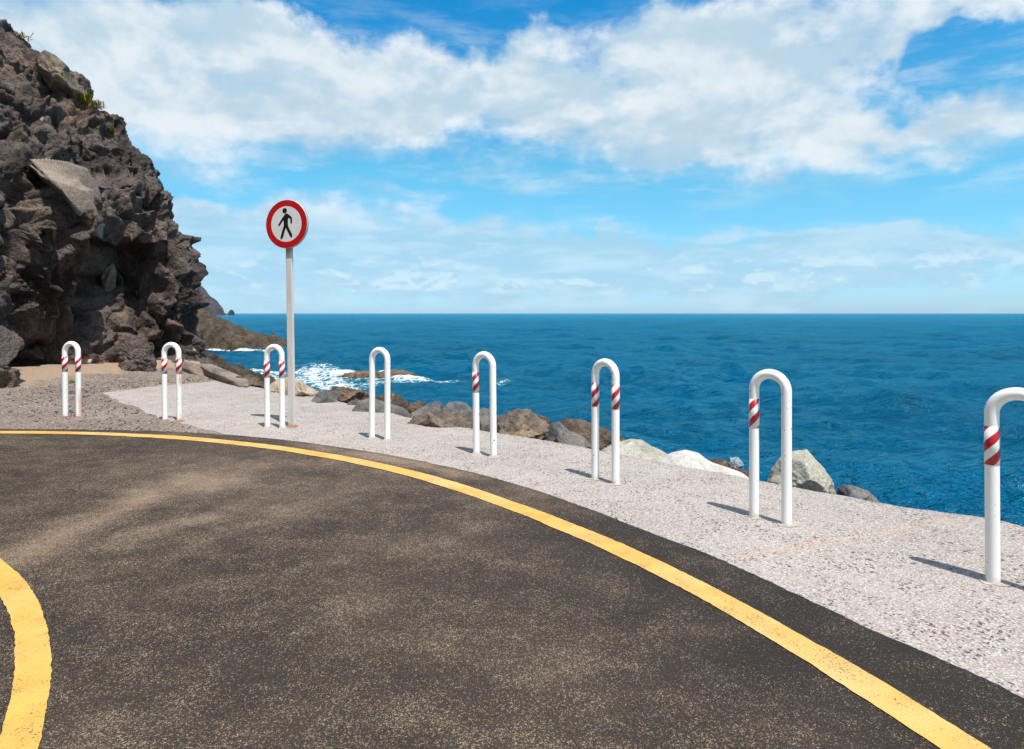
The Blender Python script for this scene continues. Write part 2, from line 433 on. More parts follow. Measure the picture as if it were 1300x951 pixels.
# loose stones on the gravel
rng = random.Random(5)
bm = bmesh.new()
for i in range(1100):
    y = rng.uniform(7.2, 13.5); k = np.searchsorted(ys, y); u = rng.random()**.6
    x = leftx[k]+1.7 + (rx[k]-leftx[k]-1.75)*u
    if math.hypot(x-C0[0], y-C0[1]) < float(edge_r(np.array([math.atan2(y-C0[1], x-C0[0])]))[0])+.02: continue
    s = rng.choice((.008,.010,.014,.018)) * rng.uniform(.7,1.3)
    r = bmesh.ops.create_icosphere(bm, subdivisions=1, radius=s)
    sc = Vector((rng.uniform(.7,1.4), rng.uniform(.7,1.4), rng.uniform(.4,.8)))
    for v in r['verts']: v.co = Vector((v.co.x*sc.x, v.co.y*sc.y, v.co.z*sc.z))*rng.uniform(.85,1.15) + Vector((x, y, .014+s*.2))
tag(from_bm('loose_stones', bm, M['basalt'], smooth=False), kind='stuff')

# ------------------------------------------------------------------ cliff
Zs = np.concatenate([np.linspace(-.6, 8.8, 400), np.linspace(8.9, 16, 50)])
prof = [(-1,.05),(0,.1),(1.2,.42),(2.5,.38),(3.4,.0),(4.1,.3),(4.7,.68),(5,1.05),(5.6,1.4),(6.1,1.8),(6.5,2.1),(6.75,2.55),(7.2,3.0),(7.5,3.2),(7.9,3.8),(8.15,4.4),(8.7,5.1),(10,7),(12,10),(16,16)]
o = interp(Zs, prof)
s_ = BC
seg = np.linspace(0, 1, len(BC))
# resample the base curve: dense where the camera sees it
L = np.r_[0, np.cumsum(np.hypot(*np.diff(BC, axis=0).T))]
iY = lambda y: L[np.argmax(BC[:,1] > y)]
t_s = np.concatenate([np.linspace(0, iY(8), 60, endpoint=False), np.linspace(iY(8), iY(16.1)+2.2, 540, endpoint=False), np.linspace(iY(16.1)+2.2, L[-1], 60)])
B = np.c_[np.interp(t_s, L, BC[:,0]), np.interp(t_s, L, BC[:,1])]
P = np.zeros((len(B), len(Zs), 3)); P[...,0] = B[:,0][:,None]-o[None]; P[...,1] = B[:,1][:,None]; P[...,2] = Zs
ns_ = np.clip((B[:,1]-14.9)/.8, 0, 1)[:,None]; P[...,0] += ns_*interp(Zs, [(-1,0),(0,.05),(1.2,.34),(2.5,.28),(3.4,.0),(16,0)])[None]
back = np.clip((t_s - iY(16.1))/3, 0, 1)
P[...,1] -= back[:,None]*o[None]*.25
gx = np.gradient(P, axis=0); gz = np.gradient(P, axis=1)
Nn = np.cross(gx, gz); Nn /= np.linalg.norm(Nn, axis=2)[...,None]+1e-9
if Nn[150, 80, 0] < 0: Nn = -Nn
def cell(P, s, st):
    sv = np.array(st)*s
    def f(v):
        d, p = noise.voronoi(v)
        return noise.cell(p[0]*7.31)*.9 + min(.5, (d[1]-d[0]))*.9
    return noise_arr(P*sv, f)
D = np.zeros(P.shape[:2])
upper = np.clip((Zs-3.2)/1.0, 0, 1)[None]
warp = np.stack([fbm(P+q, .9, 3) for q in (0, 31, 57)], -1)
Pw = P + warp*.45
D += fbm(Pw, .40, 3)*.34
Pv = Pw*np.array([1,1,.28]); low_ = 1-upper*.75
D += (np.abs(fbm(Pv+11, .85, 3, 1.0))-.28)*1.3*low_          # rounded pillars parted by sharp gullies
D += (np.abs(fbm(Pw*np.array([1,1,.55])+61, 2.1, 3, 1.0))-.28)*.14
nose = np.clip((P[...,1]-14.6)/1.0, 0, 1)
D += (cell(Pw, .62, (1,1,.3))-.4)*.20*(1-upper*.5)*(1-nose*.8)              # tall blocks low down
D += (cell(Pw+9, 1.3, (1,1,.45))-.4)*.16*(1-upper*.4)*(1-nose*.6)
rid = noise_arr(P*1.1, lambda v: noise.ridged_multi_fractal(v, .9, 2.1, 5, 1.0, 2.0))
D += (rid-1.2)*.06
D += fbm(P, 3.2, 5, .7)*.055
D += (noise_arr(P*np.array([2.4,2.4,.8]), lambda v: noise.ridged_multi_fractal(v, .9, 2.1, 4, 1.0, 2.0))-1.1)*.06*(1-upper*.7)
rough_zone = np.clip(fbm(P+150, .5, 2)*2.5+.4, 0, 1)
D += (cell(Pw*1.0+19, 3.6, (1,1,1))-.4)*.10*rough_zone
def pit(v):
    d, p = noise.voronoi(v)
    return max(0.0, .42-d[0])*(1.0 if noise.cell(p[0]*5.7) > .1 else 0.0)
D -= noise_arr(Pw*1.5+40, pit)*.95*(.35+.65*rough_zone)                # gas holes
D -= noise_arr(P*4.2+70, pit)*.34*(.3+.7*rough_zone)
D += fbm(P+33, 8.5, 4, .6)*.028
D += (noise_arr(P*np.array([4.5,4.5,1.3])+5, lambda v: noise.ridged_multi_fractal(v, .9, 2.1, 3, 1.0, 2.0))-1.0)*.035*(1-upper*.6)
cav = fbm(Pw+80, .8, 3)
D -= np.clip(cav-.22, 0, .5)*.9                                 # hollows
Y, Z = P[...,1], P[...,2]
def gau(y, z, ry, rz, p=2): return np.exp(-(np.abs((Y-y)/ry)**p + np.abs((Z-z)/rz)**p))
wy = warp[...,0]*.25; Y = Y+wy; Z = Z+warp[...,1]*.3
D -= gau(12.55, 1.9, .50, 2.6, 6)*1.5      # deep shaded cleft
D -= gau(13.0, .5, .8, .7, 4)*.6
D += gau(11.5, 1.6, .45, 2.2, 4)*.45       # pillar left of it
D -= gau(14.55, 2.3, .50, 1.1, 4)*.85       # arched hollow
D -= gau(13.75, 1.4, .2, 1.6, 4)*.9
D -= gau(15.15, 1.5, .14, 1.5, 4)*.6; D -= gau(13.3, 2.6, .14, 1.4, 4)*.5
D -= gau(15.35, 1.6, .13, 1.2, 3)*.4
D += gau(14.0, .4, .35, .8, 3)*.3
D += gau(14.9, .45, .3, .65, 3)*.3         # knobbly buttresses at the foot
D += gau(15.6, .5, .35, 1.0, 3)*.2
D -= np.clip((P[...,1]-13.6)/1.4, 0, 1)*interp(P[...,2], [(0,.05),(1.0,.25),(2.2,.68),(3.2,.80),(4.2,.60),(5,.32),(6.5,.1),(8,0)])
D *= np.clip((Z+.9)/1.0, .25, 1)
D *= 1-back[:,None]*.3
lim = .62-.30*np.clip((P[...,1]-15)/.8, 0, 1); D = np.where(D > lim*.6, lim*.6+(lim*.4)*np.tanh((D-lim*.6)/(lim*.4)), D)
P = P + Nn*D[...,None]
cliff = tag(grid('cliff', P, M['cliff'], flip=False), kind='structure')
cliff_bvh = BVHTree.FromPolygons([v.co for v in cliff.data.vertices], [p.vertices for p in cliff.data.polygons])
def on_cliff(px, py):
    o = Vector((0,0,CZ)); d = Vector(((px-650)/F, 1, -(py-HY)/F)).normalized()
    h = cliff_bvh.ray_cast(o, d)
    return h[0], h[1]

# ------------------------------------------------------------------ boulders
def boulder(name, c, size, rz, seed, mat, label, group=None, cuts=9, sub=5, rough=.05, tilt=0, cat='boulder'):
    rg = random.Random(seed)
    bm = bmesh.new(); bmesh.ops.create_icosphere(bm, subdivisions=sub, radius=1)
    planes = []
    for k in range(cuts):
        n = Vector((rg.gauss(0,1), rg.gauss(0,1), rg.gauss(0,.8))).normalized(); planes.append((n, rg.uniform(.55,.82)))
    off = Vector((seed*3.1, seed*1.7, 0))
    for v in bm.verts:
        q = v.co.normalized()
        r = 1.0
        for n, dd in planes:
            dt = q.dot(n)
            if dt > .01: r = min(r, dd/dt + .012)
        r += noise.fractal(q*1.3+off, .9, 2.1, 3)*.10 + noise.fractal(q*4+off, .75, 2.1, 5)*rough
        dv, _ = noise.voronoi(q*3+off); r += (min(.35, dv[1]-dv[0])-.15)*rough*1.2
        v.co = q*r
    me = bpy.data.meshes.new(name)
    mt = Matrix.Rotation(rz, 4, 'Z') @ Matrix.Rotation(tilt, 4, 'Y') @ Matrix.Diagonal((size[0]/2/.8, size[1]/2/.8, size[2]/2/.8, 1))
    bm.transform(mt); bm.to_mesh(me); bm.free()
    o = link(name, me, mat); o.location = c
    return tag(o, label, cat, group)

def rock_px(x0, x1, yt, yb, d, mat, label, seed, depth=None, rz=None, group='boulders along the pavement edge', cuts=9, rough=.05, tilt=0, dz=0):
    """x0..x1 and yt in photo pixels, d metres away; sunk well below what shows"""
    w = (x1-x0)/F*d*1.04; top = CZ-(yt-HY)/F*d; bot = CZ-(yb-HY)/F*d - .12
    hgt = max(top-bot, .25)
    c = Vector((((x0+x1)/2-650)/F*d, d, (top+bot)/2+dz))
    a = -math.atan2(c.x, c.y)
    return boulder('boulder', c, (w, depth or w*.8, hgt), a if rz is None else rz, seed, mat, label, group, cuts, 5, rough, tilt)
B_ = M['basalt']; BR = M['brown']; TN = M['tanrock']; PA = M['pale']
def rock_px(pts, d, mat, label, seed, thick=.35, rough=.03, cuts=9, group='boulders along the pavement edge', name='boulder', cat='boulder', sub=6, n_dir=None, facets=(.45,.8)):
    """a stone whose outline is traced, standing d metres away with real depth"""
    rg = random.Random(seed)
    Q = np.array([tuple(far(x, y, d)) for x, y in pts]); c = (Q.max(0)+Q.min(0))/2
    ax = Vector((d, -c[0], 0)).normalized()                 # across the line of sight
    fw = Vector((c[0], d, 0)).normalized()
    loc = np.array([[(q-c)@np.array(ax), q[2]-c[2]] for q in Q]); 
    an = np.arctan2(loc[:,1], loc[:,0]); ra = np.hypot(loc[:,0], loc[:,1])
    # densify the outline so that it stays a polygon between corners
    D2 = []
    for i in range(len(loc)):
        p, q = loc[i], loc[(i+1) % len(loc)]
        for u in np.linspace(0, 1, 14, endpoint=False): D2.append(p*(1-u)+q*u)
    D2 = np.array(D2); an = np.arctan2(D2[:,1], D2[:,0]); ra = np.hypot(D2[:,0], D2[:,1]); o = np.argsort(an); an, ra = an[o], ra[o]
    bm = bmesh.new(); bmesh.ops.create_icosphere(bm, subdivisions=sub, radius=1)
    planes = [(Vector((rg.gauss(0,.8), -abs(rg.gauss(0,.9))*(1 if rg.random()<.8 else -1), rg.gauss(.25,.7))).normalized(), rg.uniform(*facets)) for k in range(cuts)]
    off = Vector((seed*3.1, seed*1.7, 0)); sz = max(ra)
    for v in bm.verts:
        q = v.co.normalized(); r = 1.0
        for n, dd in planes:
            dt = q.dot(n)
            if dt > .01: r = min(r, dd/dt + .01)
        rim = 1-abs(q.y)                                    # keep the outline, facet the rest
        r = r*(1-rim**6)+rim**6
        r += noise.fractal(q*1.6+off, .9, 2.1, 3)*rough*1.3 + noise.fractal(q*5+off, .75, 2.1, 5)*rough*.8
        dv, _ = noise.voronoi(q*3.4+off); r += (min(.35, dv[1]-dv[0])-.15)*rough
        a = math.atan2(q.z, q.x); R0 = float(np.interp(a, an, ra, period=2*math.pi))
        h = math.hypot(q.x, q.z)*R0*r
        v.co = ax*(math.cos(a)*h) + fw*(q.y*thick*r) + Vector((0,0,math.sin(a)*h))
    me = bpy.data.meshes.new(name); bm.to_mesh(me); bm.free()
    o = link(name, me, mat); o.location = c
    return tag(o, label, cat, group)
rock_px([(972,616),(980,598),(990,583),(1002,576),(1014,573),(1024,571),(1031,578),(1045,592),(1056,606),(1060,622),(1056,645),(976,645)],5.5,PA,'pale grey pointed boulder behind the hoop bollard second from right',3,.30,.03,7,facets=(.66,.92))
rock_px([(1062,622),(1072,617),(1088,618),(1104,625),(1120,636),(1118,655),(1060,655)],5.3,B_,'low dark grey rock peeping over the pavement edge right of the pale pointed boulder',12,.25)
rock_px([(830,590),(850,579),(868,574),(885,577),(905,587),(925,595),(950,602),(962,614),(945,632),(835,625)],6.05,M['white'],'flat bright white slab lying against the pavement edge',21,.35,.008,5)
rock_px([(888,594),(895,585),(915,583),(932,588),(950,597),(958,612),(950,622),(890,622)],6.6,BR,'low dark brown rock behind the bright white slab, under the clear plastic scrap',31,.3,.05)
rock_px([(850,578),(862,572),(875,574),(882,580),(882,600),(850,600)],6.95,BR,'small dark rock between the rounded pale boulder and the white slab',37,.25,.05)
rock_px([(752,584),(765,571),(782,562),(800,557),(815,558),(830,568),(846,574),(864,582),(868,604),(752,608)],6.7,PA,'rounded pale boulder behind the third hoop bollard from the right',44,.4,.01,5)
rock_px([(698,552),(708,539),(720,533),(738,532),(756,538),(772,545),(788,552),(795,575),(780,598),(700,592)],7.35,BR,'dark brown craggy boulder just left of the rounded pale boulder',52,.45,.07)
rock_px([(694,562),(698,538),(710,535),(722,546),(742,556),(752,566),(750,590),(696,586)],7.1,B_,'blue-grey smooth boulder wedged between the tan crusted boulder and the dark craggy one',57,.3,.015,7)
rock_px([(622,548),(630,530),(643,521),(658,518),(672,520),(685,532),(698,540),(706,552),(702,572),(690,584),(622,574)],7.65,TN,'large boulder with grey top and crumbly tan crust, right of the single-banded bollard',63,.45,.07)
rock_px([(598,545),(604,522),(613,517),(622,520),(632,535),(640,548),(638,570),(598,566)],8.2,B_,'plain grey boulder seen between the legs of the fifth bollard',71,.35,.015,6)
rock_px([(553,540),(560,520),(569,511),(580,510),(592,512),(600,520),(608,540),(606,562),(553,558)],8.5,B_,'grey boulder with a broad flat sloping face just left of the fifth bollard',79,.4,.012,6)
rock_px([(516,540),(526,528),(545,522),(575,523),(596,531),(610,544),(608,568),(520,560)],8.0,TN,'low speckled grey-brown boulder at the pavement edge in front of the flat-faced grey one',83,.35,.05)
rock_px([(512,522),(520,512),(530,509),(540,511),(545,520),(544,532),(512,534)],9.35,BR,'small brown rounded rock on top of the row, right of the plain bollard',88,.25,.05)
rock_px([(510,538),(522,524),(540,515),(556,509),(566,518),(566,546),(512,552)],8.75,B_,'sloping slate grey rock beneath the small brown rounded rock',91,.35,.015,7)
rock_px([(473,512),(480,501),(492,497),(506,502),(516,511),(523,524),(518,540),(474,536)],9.6,BR,'reddish brown boulder showing between and right of the legs of the plain bollard',95,.35,.07)
rock_px([(446,522),(456,508),(470,503),(490,511),(512,519),(528,532),(526,548),(448,540)],9.05,B_,'long dark grey boulder behind the foot of the plain bollard',101,.35,.02,7)
rock_px([(408,512),(416,498),(426,490),(440,491),(462,496),(472,505),(470,526),(408,524)],10.2,BR,'brown craggy boulder left of the plain unbanded bollard',107,.4,.07)
rock_px([(394,510),(402,498),(414,494),(428,497),(438,508),(434,526),(394,522)],10.0,B_,'dark grey smooth rock between the cream rock and the brown craggy boulder',113,.35,.02)
rock_px([(436,518),(446,508),(458,508),(468,516),(466,534),(438,534)],9.6,B_,'small grey rock at the left foot of the plain unbanded bollard',118,.2,.03)
rock_px([(358,492),(368,481),(380,483),(393,491),(406,498),(410,508),(400,518),(360,514)],10.8,M['cream'],'cream boulder with a dark front right behind the sign pole',125,.4,.03)
rock_px([(334,500),(341,488),(352,482),(363,480),(372,487),(372,508),(336,512)],11.2,M['cream'],'orange-tan low boulder behind the third bollard from the left',131,.3,.06)
rock_px([(288,486),(300,476),(315,474),(330,482),(342,492),(346,508),(292,506)],12.6,BR,'dark brown rock at the far pavement corner left of the third bollard',139,.4,.08)
rock_px([(786,572),(800,563),(830,566),(846,575),(846,600),(786,600)],7.3,B_,'low dark rock just visible behind the rounded pale boulder',143,.25,.03)
rock_px([(664,545),(670,530),(686,526),(700,534),(704,556),(664,556)],8.3,BR,'dark rock behind the large tan crusted boulder',147,.3,.05)

# broken kerb of dusty slabs at the far corner
for i,(a, b, seed, lb) in enumerate((((222,466),(262,477),3,'long dusty slab at the foot of the cliff corner'),((255,472),(300,489),8,'broken dusty slab at the far end of the pavement, beyond the cliff slab'))):
    A_, E_ = at(*a), at(*b); mid = (A_+E_)/2; L_ = (E_-A_).length
    bo = boulder('stone_slab', mid+Vector((0,.1,.02)), (L_*1.05, .45, .36), math.atan2(E_.y-A_.y, E_.x-A_.x), seed+200, M['slab'], lb, None, 8, 5, .03, cat='slab')

# rocks set in the cliff face
def set_in_cliff(pts, d, mat, label, seed, thick, tilt_pts=None, **k):
    hs = sorted(h.y for h in (on_cliff(x, y)[0] for x, y in pts) if h)
    if d is None: d = hs[len(hs)//3] + .16
    return rock_px(pts, d, mat, label, seed, thick, group='large rocks in the cliff', **k)
p0, n0 = on_cliff(95, 250)
set_in_cliff([(34,208),(58,203),(85,205),(112,211),(128,238),(133,268),(131,302),(112,292),(100,280),(88,262),(66,236),(40,220)], None, M['slab'], 'large pale tan block with a smooth slanting face set in the cliff', 304, .55, rough=.01, cuts=3, facets=(.5,.6))
set_in_cliff([(46,78),(56,69),(70,74),(86,86),(98,99),(104,120),(102,134),(86,130),(64,116),(48,96)], 15.7, M['tanrock'], 'rounded brown boulder bulging on the skyline of the cliff', 311, .8, rough=.03, cuts=6, facets=(.7,.9))
p0, n0 = on_cliff(70, 290)
set_in_cliff([(55,272),(68,262),(80,263),(79,285),(70,312),(64,300)], None, M['slab'], 'small wedge-shaped reddish block under the big pale block in the cliff', 320, .3, rough=.01, cuts=4)
p0, n0 = on_cliff(170, 450)
set_in_cliff([(150,470),(152,440),(165,426),(182,428),(196,440),(200,472),(190,484),(156,484)], 14.6, M['cliff'], 'knobbly dark boulder at the foot of the cliff left of the second bollard', 333, .5, rough=.08)
p0, n0 = on_cliff(130, 350)
set_in_cliff([(128,352),(134,340),(144,333),(148,345),(146,375),(140,384),(130,372)], None, M['slab'], 'narrow upright tan-grey rock in the shadowed hollow of the cliff', 341, .3, rough=.03, cuts=5)

# ------------------------------------------------------------------ shore spurs, headland, offshore rocks
def spur(name, D0, depth, xs, front, ridge_px, amp, seed, nx=300, ny=110, base=SEA-1.2):
    X = np.linspace(xs[0], xs[1], nx); V = np.linspace(0, 1, ny)
    rp = np.array([((px-650)/F*D0, CZ-(py-HY)/F*D0) for px, py in ridge_px])
    rz = np.interp(X, rp[:,0], rp[:,1])
    P = np.zeros((nx, ny, 3)); P[...,0] = X[:,None]; P[...,1] = D0 - front + V*(front+depth)
    yc = front/(front+depth)
    shape = np.where(V < yc, interp(V/yc, [(0,0),(.18,.30),(.45,.42),(.7,.72),(1,1)]), interp((V-yc)/(1-yc), [(0,1),(.5,.7),(1,0)]))
    tip = np.clip((xs[1]-X)/ (xs[1]-xs[0]) * 9, 0, 1)**.6
    P[...,2] = base + (rz[:,None]-base)*shape[None]*tip[:,None]
    n1 = fbm(P+seed, .9/amp*.3, 5, .75); n2 = (cell(P+seed, .5/amp*.3, (1,1,1))-.4)
    P[...,2] += (n1*.55+n2*.5+fbm(P+seed+5, 1.6/amp*.5, 4, .7)*.3)*amp*np.minimum(1, shape*3)[None]
    P[...,1] += fbm(P+seed+40, .6/amp*.3, 4)*amp*1.2
    P[...,0] += fbm(P+seed+80, .9/amp*.3, 4)*amp*.4
    return tag(grid(name, P, M['shore'], flip=True), kind='structure')
spur('rocky_shore', 92, 22, (-78,-34.8), 4.0, [(0,330),(180,372),(236,386),(250,392),(262,400),(275,408),(288,416),(300,420),(315,420),(332,425),(343,431),(352,438)], 1.1, 3)
spur('rocky_shore', 30, 8, (-26,-10.6), 7, [(0,400),(200,430),(255,440),(268,446),(285,452),(300,458),(318,466),(335,476),(350,487),(362,500)], .42, 17)
spur('rocky_shore', 21, 5, (-20,-8.2), 4.5, [(0,420),(200,450),(262,458),(275,466),(290,474),(310,484),(330,494),(345,506)], .3, 29, base=-4.6)

X = np.linspace(-1500, -675, 260); V = np.linspace(0, 1, 120); DH = 1500
hp = [(-150,150),(0,215),(150,290),(215,333),(245,356),(257,367),(270,379),(279,385.5),(283,390),(286,395.5),(290,399)]
rp = np.array([((px-650)/F*DH, CZ-(py-HY)/F*DH) for px, py in hp])
P = np.zeros((260, 120, 3)); P[...,0] = X[:,None]; P[...,1] = DH-170+V*420; P[...,0] *= np.maximum(1, P[...,1]/DH)
shape = np.where(V < .4, (V/.4)**.8, 1-(V-.4)/.6*.6)
P[...,2] = -8 + (np.interp(X, rp[:,0], rp[:,1])[:,None]+4)*shape[None]
P[...,2] += (fbm(P, .012, 6, .8)*14)*np.minimum(1, V*6)[None]*np.clip((-678-X)/60, 0, 1)[:,None]
P[...,1] += fbm(P+200, .01, 4)*30
tag(grid('headland', P, M['head'], flip=True), kind='structure')
boulder('sea_stack', far(293,396,1500)+Vector((0,0,-4)), (15,14,15), 0, 401, M['head'], 'tiny dark sea stack off the tip of the distant headland', None, 8, 4, .06, cat='sea stack')
boulder('offshore_rock', Vector((-12.4,51,SEA-.05)), (3.6,2.6,1.35), 0, 411, BR, 'low dark rock awash in foam, left of the plain bollard', 'rocks awash offshore', 9, 5, .12, cat='rock')
boulder('offshore_rock', Vector((-9.6,51.5,SEA-.1)), (4.6,2.8,1.5), R(4), 418, BR, 'low dark rock awash in foam, showing right of the plain bollard', 'rocks awash offshore', 9, 5, .12, cat='rock')

# ------------------------------------------------------------------ sea
rad = np.geomspace(4.5, 5200, 760)
deg = np.concatenate([np.linspace(-110, -44, 60, endpoint=False), np.linspace(-44, 44, 880), np.linspace(44.4, 110, 60)])
th = np.radians(deg)
P = np.zeros((len(rad), len(th), 3)); P[...,0] = rad[:,None]*np.sin(th)[None]; P[...,1] = rad[:,None]*np.cos(th)[None]
rs = np.random.RandomState(4)
H = np.zeros(P.shape[:2]); res = rad*.0092
for k in range(46):
    lam = .55*1.09**k; amp = .010*lam**.85 if lam < 8 else .06
    a = R(65)+rs.normal(0, .5); kx, ky = math.cos(a)*2*math.pi/lam, math.sin(a)*2*math.pi/lam
    ph = kx*P[...,0]+ky*P[...,1]+rs.uniform(0, 6.28)
    w = np.clip(lam/(res*2.2)-1, 0, 1)[:,None]
    s = np.sin(ph); H += 1.9*amp*w*(s + .3*np.cos(2*ph))
grp = .85+.25*np.sin(P[...,0]*.11+P[...,1]*.05)*np.sin(P[...,1]*.09-P[...,0]*.03+1)
P[...,2] = SEA + H*grp
def seg_d(x0, y0, x1, y1):
    dx, dy = x1-x0, y1-y0; t = np.clip(((P[...,0]-x0)*dx+(P[...,1]-y0)*dy)/(dx*dx+dy*dy), 0, 1)
    return np.hypot(P[...,0]-x0-dx*t, P[...,1]-y0-dy*t)
foam = np.zeros(P.shape[:2])
def wash(a, b, w, k=1.0):
    global foam
    A_, B2 = at(*a, SEA), at(*b, SEA); foam = np.maximum(foam, k*np.exp(-(seg_d(A_.x, A_.y, B2.x, B2.y)/w)**2))
wash((262,445.5),(345,446),2.6,.95); wash((345,446),(372,446),1.0,.7)
wash((335,474),(395,474),2.4,.75); wash((385,474),(425,478),3.2,.85); wash((330,482),(395,486),2.4,.8)
wash((395,482),(425,490),2.6,.8); wash((430,479),(470,482),1.5,1.2); wash((465,480),(530,484),1.7,1.15); wash((530,481),(560,483),1.0,.85)
wash((560,484),(640,483),.7,.62); wash((470,487),(560,489),1.1,.55); wash((400,494),(440,500),2.0,.7)
def sea_mat():
    m, t = material('sea_water', .1, .5)
    p = t.obj
    att = t.new('ShaderNodeAttribute', attribute_name='foam').outputs['Fac']
    big = t.noise(t.map(p, rot=(0,0,R(-20)), scale=(.5,1.6,1)), .035, 4, .6)
    col = t.mix(t.ss(big, .35, .65), (.0002,.080,.168), (.0003,.102,.212))
    col = t.mix(t.ss(att, .02, .5, 0, .7), col, (.01,.18,.26))
    lace = t.vor(t.v('ADD', p, t.v('SCALE', t.noisec(p, 1.2, 4), .9)), 1.5, feature='DISTANCE_TO_EDGE')
    fn = t.m('ADD', t.m('MULTIPLY', t.noise(p, .9, 6, .7, .8), .62), t.m('MULTIPLY', t.noise(p, 4, 4, .7), .33))
    fn = t.m('ADD', fn, t.m('MULTIPLY', t.ss(lace, .16, .0), .16))
    f = t.m('MULTIPLY', t.ss(t.m('ADD', t.m('MULTIPLY', att, .36), fn), .70, .86), t.ss(att, .03, .2))
    col = t.mix(f, col, (.80,.84,.86))
    w1 = t.noise(t.map(p, rot=(0,0,R(-22)), scale=(.6,1.25,1)), 1.3, 5, .65, .4)
    w2 = t.noise(t.map(p, rot=(0,0,R(-35)), scale=(.5,1.2,1)), 4.2, 4, .6, .3)
    w3 = t.noise(t.map(p, rot=(0,0,R(-15)), scale=(.3,1,1)), .22, 4, .6, .2)
    n = t.bump(w3, .5, .5)
    n = t.bump(w1, 1.0, 1.0, n)
    n = t.bump(t.noise(t.map(p, rot=(0,0,R(-12)), scale=(.42,1.1,1)), 2.1, 3, .5, .5), .45, 1.0, n)
    n = t.bump(w2, .18, 1.0, n)
    # short steep facets let the dark body of the water show; the rest mirrors the sky
    df = t.new('ShaderNodeBsdfDiffuse'); t.put(df.inputs['Color'], col); t.put(df.inputs['Normal'], n)
    gl = t.new('ShaderNodeBsdfGlossy'); gl.inputs['Roughness'].default_value = .12; t.put(gl.inputs['Color'], (.36,.90,1.0)); t.put(gl.inputs['Normal'], n)
    fr = t.new('ShaderNodeFresnel'); fr.inputs['IOR'].default_value = 1.33; t.put(fr.inputs['Normal'], n)
    fac = t.m('MULTIPLY', t.m('MINIMUM', t.m('MULTIPLY', fr.outputs[0], 1.1), .72), t.m('SUBTRACT', 1.0, f))
    mx = t.new('ShaderNodeMixShader'); t.put(mx.inputs[0], fac); t.l.new(df.outputs[0], mx.inputs[1]); t.l.new(gl.outputs[0], mx.inputs[2])
    t.l.new(mx.outputs[0], t.n['Material Output'].inputs['Surface'])
    return m
tag(grid('sea', P, sea_mat(), attrs={'foam': foam}, flip=True), kind='structure')
me = bpy.data.meshes.new('seabed'); s = 6500
me.from_pydata([(-s,-s,-9),(s,-s,-9),(s,s,-9),(-s,s,-9)], [], [(0,1,2,3)])
tag(link('seabed', me, M['shore'], smooth=False), kind='structure')

# ------------------------------------------------------------------ hoop bollards
HB, RB, TR = 1.02, .11, .0325
def tube_bm(path, r, n=20):
    bm = bmesh.new(); rings = []
    for i, p in enumerate(path):
        a = path[max(i-1,0)]; b = path[min(i+1,len(path)-1)]; d = (b-a).normalized()
        u = Vector((0,1,0)); w = d.cross(u).normalized()
        rings.append([bm.verts.new(p+(u*math.cos(2*math.pi*k/n)+w*math.sin(2*math.pi*k/n))*r) for k in range(n)])
    for a, b in zip(rings, rings[1:]):
        for k in range(n): bm.faces.new((a[k], a[(k+1)%n], b[(k+1)%n], b[k]))
    return bm
def lathe_bm(pts, n=28):
    bm = bmesh.new(); rings = [[bm.verts.new((math.cos(2*math.pi*k/n)*r, math.sin(2*math.pi*k/n)*r, z)) for k in range(n)] for r, z in pts]
    for a, b in zip(rings, rings[1:]):
        for k in range(n): bm.faces.new((a[k], a[(k+1)%n], b[(k+1)%n], b[k]))
    return bm
def bollard(l, r, bands, label, rusty=False, phase=0, patch=0, lean=0, legspan=None):
    A_ = at(*l); A_.y += TR*.8
    B2 = at(*r) if isinstance(r[0], (int, float)) and len(r) == 2 else A_+Vector(r)
    if len(r) == 2: B2.y += TR*.8
    mid = (A_+B2)/2; d = (B2-A_); rz = math.atan2(d.y, d.x)
    if legspan: mid = A_+d.normalized()*legspan/2
    root = empty('hoop_bollard', mid, rz); root.rotation_euler.y = lean
    tag(root, label, 'bollard', 'hoop bollards along the pavement')
    path = [Vector((-RB,0,-.05+(HB-RB-TR+.05)*k/12)) for k in range(12)]
    zc = HB-RB-TR
    path += [Vector((-RB*math.cos(math.pi*k/24), 0, zc+RB*math.sin(math.pi*k/24))) for k in range(25)]
    path += [Vector((RB,0,zc-(zc+.05)*k/12)) for k in range(1,13)]
    from_bm('hoop_tube', tube_bm(path, TR), M['tube_rust' if rusty else 'tube'], root)
    for side, ph in bands:
        b = from_bm('reflective_band', lathe_bm([(TR-.001,-.1),(TR+.0012,-.0995),(TR+.0012,.0995),(TR-.001,.1)], 40), M['band'], root)
        b.location = (RB*side, 0, .712); b.rotation_euler.z = -rz + ph
    for side in (-1, 1):
        rg = random.Random(int(l[0])+side)
        if patch:
            bm = bmesh.new(); n = 40; c = bm.verts.new((0,0,.008))
            ring = [bm.verts.new((math.cos(q)*(.062+.03*noise.noise(Vector((math.cos(q)*1.5+l[0], math.sin(q)*1.5, side)))), math.sin(q)*(.055+.03*noise.noise(Vector((math.cos(q)*2, math.sin(q)*2+l[0], side)))), .003)) for q in [2*math.pi*k/n for k in range(n)]]
            for k in range(n): bm.faces.new((c, ring[k], ring[(k+1)%n]))
            o = from_bm('mortar_base', bm, M['mortar'], root)
        else:
            o = from_bm('base_collar', lathe_bm([(TR-.002,.022),(TR+.004,.018),(TR+.012,.006),(TR+.03,.001)], 28), M['rust' if rusty else 'mortar'], root)
        o.location = (RB*side, 0, 0)
    return root
bollard((79.5,530),(99.8,531),[(-1,.3),(1,1.6)],'rust-streaked white hoop bollard nearest the cliff, in front of the dark cleft',rusty=True,lean=R(-.6))
bollard((206.5,534.5),(228,535.5),[(-1,0),(1,0.2)],'rust-streaked white hoop bollard standing before the cliff corner',rusty=True,lean=R(-.8))
